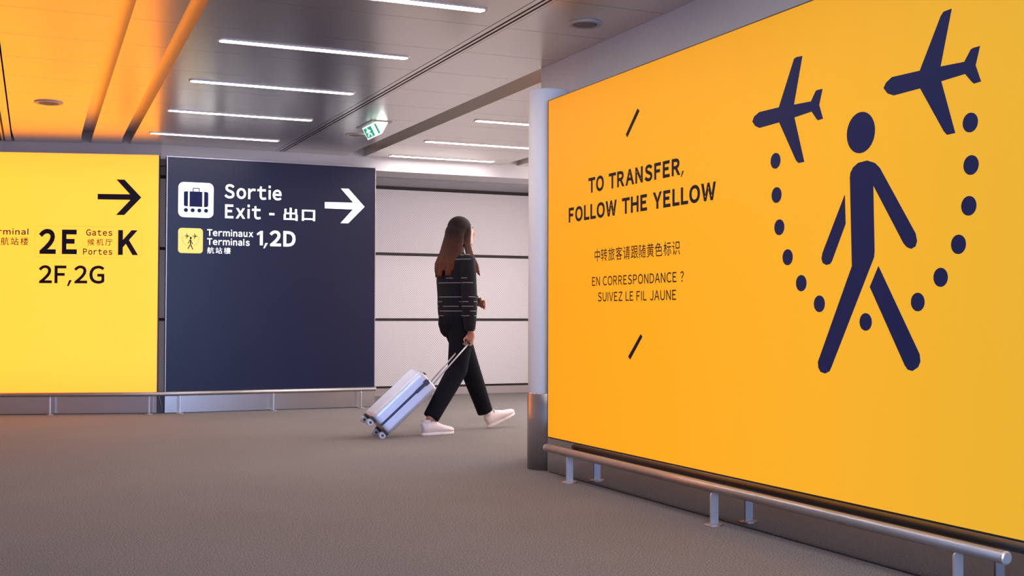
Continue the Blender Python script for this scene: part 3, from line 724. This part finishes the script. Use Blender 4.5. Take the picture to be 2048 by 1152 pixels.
# top: loose black knit with sleeves
bm = bmesh.new()
loft(bm, [((0.00, 0, 0.905), .128, .180), ((-0.005, 0, 0.95), .135, .185), ((-0.01, 0, 1.02), .138, .180), ((-0.015, 0, 1.10), .138, .172), ((-0.02, 0, 1.20), .140, .178),
          ((-0.025, 0, 1.29), .130, .186), ((-0.03, 0, 1.36), .108, .182), ((-0.025, 0, 1.41), .078, .120), ((-0.012, 0, 1.445), .062, .068), ((-0.004, 0, 1.462), .060, .064)], 28)
def sleeve(bm, s, e, w, k=1.0):
    s, e, w = Vector(s), Vector(e), Vector(w)
    loft(bm, [(s+Vector((0, 0, .02)), .060, .052), (s.lerp(e, .3), .066*k, .060), (s.lerp(e, .7), .066*k, .058), (e, .066*k, .058), (e.lerp(w, .35), .064*k, .055), (e.lerp(w, .75), .054, .048), (e.lerp(w, 1.08), .042, .040)], 18)
sleeve(bm, SHR, ELR, WRR); sleeve(bm, SHL, ELL, WRL, 1.1)
ell(bm, SHR, .062, .056, .058); ell(bm, SHL, .062, .056, .058); ell(bm, ELR, .062, .055, .062); ell(bm, ELL, .070, .060, .066)
fused('knitted_top', bm, 'knit', PER, 0.008, 4)

# trousers: straight and loose
bm = bmesh.new()
loft(bm, [((0.0, 0, 0.99), .108, .150), ((-0.005, 0, 0.93), .126, .175), ((-0.012, 0, 0.86), .128, .178), ((-0.005, 0, 0.80), .112, .165), ((0.0, 0, 0.765), .085, .14)], 28)
def pleg(bm, h, k, a, hem):
    h, k, a = Vector(h), Vector(k), Vector(a); d = (a-k).normalized(); e = k+d*((a-k).length*hem)
    loft(bm, [(h+Vector((0, 0, -.02)), .100, .092), (h.lerp(k, .35), .100, .090), (h.lerp(k, .7), .090, .082), (k, .084, .076), (k.lerp(e, .35), .078, .072), (k.lerp(e, .7), .070, .066), (e, .066, .062)], 24)
pleg(bm, HIPR, KNR, ANR, 0.95); pleg(bm, HIPL, KNL, ANL, 0.98)
ell(bm, KNR, .084, .076, .084); ell(bm, KNL, .082, .076, .082)
tr = fused('trousers', bm, 'pants', PER, 0.008, 4)

# hair: cap plus long locks down the back and over the near shoulder
bm = bmesh.new()
ell(bm, (0.014, 0, 1.632), .102, .089, .094); ell(bm, (0.0, 0, 1.59), .075, .092, .07)
ell(bm, (-0.020, 0, 1.575), .092, .084, .105)
ell(bm, (-0.035, 0, 1.47), .080, .088, .12)
def lock(p, r0, r1):
    p = [Vector(q) for q in p]; q = []
    for i in range(len(p)-1):
        for j in range(4): q.append(p[i].lerp(p[i+1], j/4))
    q.append(p[-1]); n = len(q)
    loft(bm, [(c, (r0+(r1-r0)*i/(n-1))*(0.5 if i in (0, n-1) else 1), (r0+(r1-r0)*i/(n-1))*(0.5 if i in (0, n-1) else 1)*0.9) for i, c in enumerate(q)], 8)
for i in range(46):
    a = -1.45+2.9*i/45+random.uniform(-.03, .03)      # from near side round the back to the far side
    sx, sy = -math.cos(a), math.sin(a)
    j = random.uniform(-.012, .012)
    lock([(0.01+sx*.085, sy*.074, 1.63), (-0.01+sx*.098, sy*.088, 1.53), (-0.03+sx*.110, sy*.105, 1.43),
          (-0.055+sx*(.118)+j, sy*.125, 1.34), (-0.07+sx*.115+j, sy*.125+j, 1.25+random.uniform(-.03, .035))], random.uniform(.012, .018), random.uniform(.006, .011))
for s in (-1, 1):
    for i in range(13):
        f = i/12; j = random.uniform(-.008, .008)
        lock([(0.050+0.02*f, s*(.066-.01*f), 1.67), (0.062-.03*(1-f), s*.084, 1.60), (0.050-.05*(1-f), s*.090, 1.50), (0.060-.05*(1-f)+j, s*(.112), 1.42),
              (0.100-.07*(1-f)+j, s*(.132), 1.33), (0.125-.07*(1-f)+j, s*.128, 1.25+random.uniform(-.02, .03))], random.uniform(.011, .015), .006)
fused('hair', bm, 'hair', PER, 0.006, 2)

# shoes
def shoe(name, x, y, rot, z=0.0):
    sh = obj(name, bmesh.new(), 'shoe', PER)
    bm = bmesh.new()
    def ring(xx, zc, hz, wy): return ((xx, 0, zc), hz, wy)
    loft(bm, [((-0.138, 0, .062), .034, .016), ((-0.130, 0, .064), .044, .026), ((-0.10, 0, .068), .054, .034), ((-0.05, 0, .068), .054, .036), ((0.0, 0, .056), .042, .037),
              ((0.05, 0, .045), .032, .041), ((0.10, 0, .038), .026, .042), ((0.135, 0, .034), .021, .034), ((0.155, 0, .030), .012, .018)], 22)
    loft(bm, [((-0.100, 0, .085), .034, .030), ((-0.098, 0, .112), .040, .033), ((-0.098, 0, .122), .040, .033)], 20)
    up = fused(name, bm, 'shoe', PER, 0.005, 3)
    bpy.data.objects.remove(sh)
    # sole
    pts = []
    for i in range(40):
        a = 2*PI*i/40; c, s_ = math.cos(a), math.sin(a)
        w = 0.041 if c > 0 else 0.034
        pts.append((0.008+0.152*(abs(c)**0.85)*(1 if c > 0 else -1), w*(abs(s_)**0.8)*(1 if s_ > 0 else -1)))
    bm = bmesh.new(); add_prism(bm, pts, 0.001, 0.021); so = obj('sole', bm, 'sole', up, bevel=0.004)
    # laces
    for k in range(4):
        xx = -0.045+0.026*k; zz = 0.128-0.016*k-0.003
        bm = bmesh.new(); add_tube(bm, [(xx, -.030, zz-.022), (xx+.004, -.014, zz-.003), (xx+.004, .014, zz-.003), (xx, .030, zz-.022)], .0032, 8); obj('lace', bm, 'sole', up)
    bm = bmesh.new()
    for s in (-1, 1): add_tube(bm, [(-0.052, 0, .120), (-0.046, s*.018, .138), (-0.024, s*.040, .136), (-0.030, s*.026, .118), (-0.050, 0, .120)], .0028, 8)
    obj('lace_bow', bm, 'sole', up)
    up.location = (x, y, z); up.rotation_euler = (0, rot, 0)
    return up
shoe('shoe', -0.255, -0.085, 0.0)
shoe('shoe', 0.497, 0.080, math.radians(-20), 0.052)

# ------------------------------------------------------------------ suitcase
a0 = 0.25
hd = Vector((math.cos(a0), math.sin(a0), 0)); lt = Vector((-math.sin(a0), math.cos(a0), 0))
O = Vector((3.42, 8.78, 0))
GL = O+hd*GR.x+lt*GR.y+Vector((0, 0, GR.z))          # where the hand holds the grip
TILT = math.radians(42.5); CH = -0.11
Wd, Th, Ln = 0.34, 0.20, 0.50
wheel_r = 0.026
# local: x = along body (towards handle), y = lateral, z = thickness (up-back)
case = thing('suitcase', 'silver hard-shell cabin suitcase tilted on its wheels behind the woman', 'suitcase')
case.rotation_euler = (0, -TILT, CH)
gz = -0.030
ct, st = math.cos(TILT), math.sin(TILT)
wx, wz = -0.040, -Th/2+0.032
gx = (GL.z-wheel_r-(gz-wz)*ct)/st+wx
hx, hy_ = math.cos(CH), math.sin(CH)
off = gx*ct-gz*st
case.location = (GL.x-hx*off, GL.y-hy_*off, GL.z-(gx*st+gz*ct))
def rbox(x0, x1, hy, z0, z1, r=0.035, grooves=True):
    """rounded shell with ridges running along x"""
    bm = bmesh.new()
    prof = []
    n = 10
    # outline in y-z, half shell
    ys = []
    ring = []
    for i in range(n+1): a = PI/2*i/n; ring.append((hy-r+r*math.cos(a), z1-r+r*math.sin(a)))
    k = 9; w = (hy-r)
    for i in range(1, k*4):
        y = w-2*w*i/(k*4); ring.append((y, z1-(0.0045 if (i % 4) in (1, 2) else 0)))
    for i in range(n+1): a = PI/2+PI/2*i/n; ring.append((-hy+r+r*math.cos(a), z1-r+r*math.sin(a)))
    full = ring+[(-hy, z0), (hy, z0)]
    secs = []
    for x, sc in ((x0, 0.86), (x0+0.004, 0.92), (x0+0.014, 0.972), (x0+0.03, 1.0), (x1-0.03, 1.0), (x1-0.014, 0.972), (x1-0.004, 0.92), (x1, 0.86)):
        secs.append([bm.verts.new((x, y*(1-(1-sc)*0.5), z0+(z-z0)*sc)) for y, z in full])
    m = len(full)
    for a, b in zip(secs, secs[1:]):
        for i in range(m): bm.faces.new((a[i], a[(i+1) % m], b[(i+1) % m], b[i]))
    bm.faces.new(secs[0][::-1]); bm.faces.new(secs[-1])
    return bm
o = obj('shell', rbox(0, Ln, Wd/2, 0.006, Th/2), 'shell', case, smooth=False)
bm = rbox(0, Ln, Wd/2, 0.006, Th/2)
for v in bm.verts: v.co.z *= -1
obj('shell', bm, 'shell', case)
# ridges on the side walls
for s in (-1, 1):
    for zz in (0.026, 0.048):
        for sg in (-1, 1):
            obj('ridge', box(0.035, Ln-0.035, s*Wd/2-0.002, s*Wd/2+0.002, sg*zz-0.006, sg*zz+0.006), 'shell', case, bevel=0.0015)
obj('zip_band', box(0.008, Ln-0.008, -Wd/2-0.003, Wd/2+0.003, -0.0095, 0.0095), 'zip', case, bevel=0.002)
obj('side_handle', box(0.36, 0.47, -Wd/2-0.014, -Wd/2-0.002, -0.013, 0.013), 'zip', case, bevel=0.005)
obj('lock', box(Ln-0.05, Ln-0.012, -Wd/2-0.006, -Wd/2-0.002, -0.022, 0.022), 'zip', case, bevel=0.002)
bm = bmesh.new(); add_tube(bm, [(Ln-0.002, -0.06, 0.03), (Ln+0.022, -0.05, 0.03), (Ln+0.026, 0, 0.03), (Ln+0.022, 0.05, 0.03), (Ln-0.002, 0.06, 0.03)], 0.008, 10); obj('carry_handle', bm, 'handle', case, smooth=True)
# telescopic handle
for s in (-1, 1):
    bm = bmesh.new(); add_tube(bm, [(Ln-0.02, s*0.060, -Th/2+0.028), (gx-0.012, s*0.060, gz)], 0.006, 10); obj('handle_rod', bm, 'hub', case, smooth=True)
bm = bmesh.new(); add_tube(bm, [(gx-0.016, -0.066, gz), (gx-0.004, -0.062, gz), (gx, -0.05, gz), (gx, 0.05, gz), (gx-0.004, 0.062, gz), (gx-0.016, 0.066, gz)], 0.0115, 12); obj('grip', bm, 'handle', case, smooth=True)
# wheels
for sy in (-1, 1):
    for sz in (-1, 1):
        yy, zz = sy*(Wd/2-0.045), sz*(Th/2-0.032)
        bm = bmesh.new(); add_box(bm, -0.020, 0.004, yy-0.026, yy+0.026, zz-0.026, zz+0.026)
        hs = obj('wheel_housing', bm, 'wheel', case, bevel=0.006)
        bm = bmesh.new()
        for w in (-0.013, 0.013): add_tube(bm, [(-0.040, yy+w-0.008, zz), (-0.040, yy+w+0.008, zz)], wheel_r, 24)
        wh = obj('wheel', bm, 'hub', hs, bevel=0.003)
        bm = bmesh.new(); add_tube(bm, [(-0.040, yy-0.024, zz), (-0.040, yy+0.024, zz)], 0.010, 16); obj('axle', bm, 'wheel', hs)
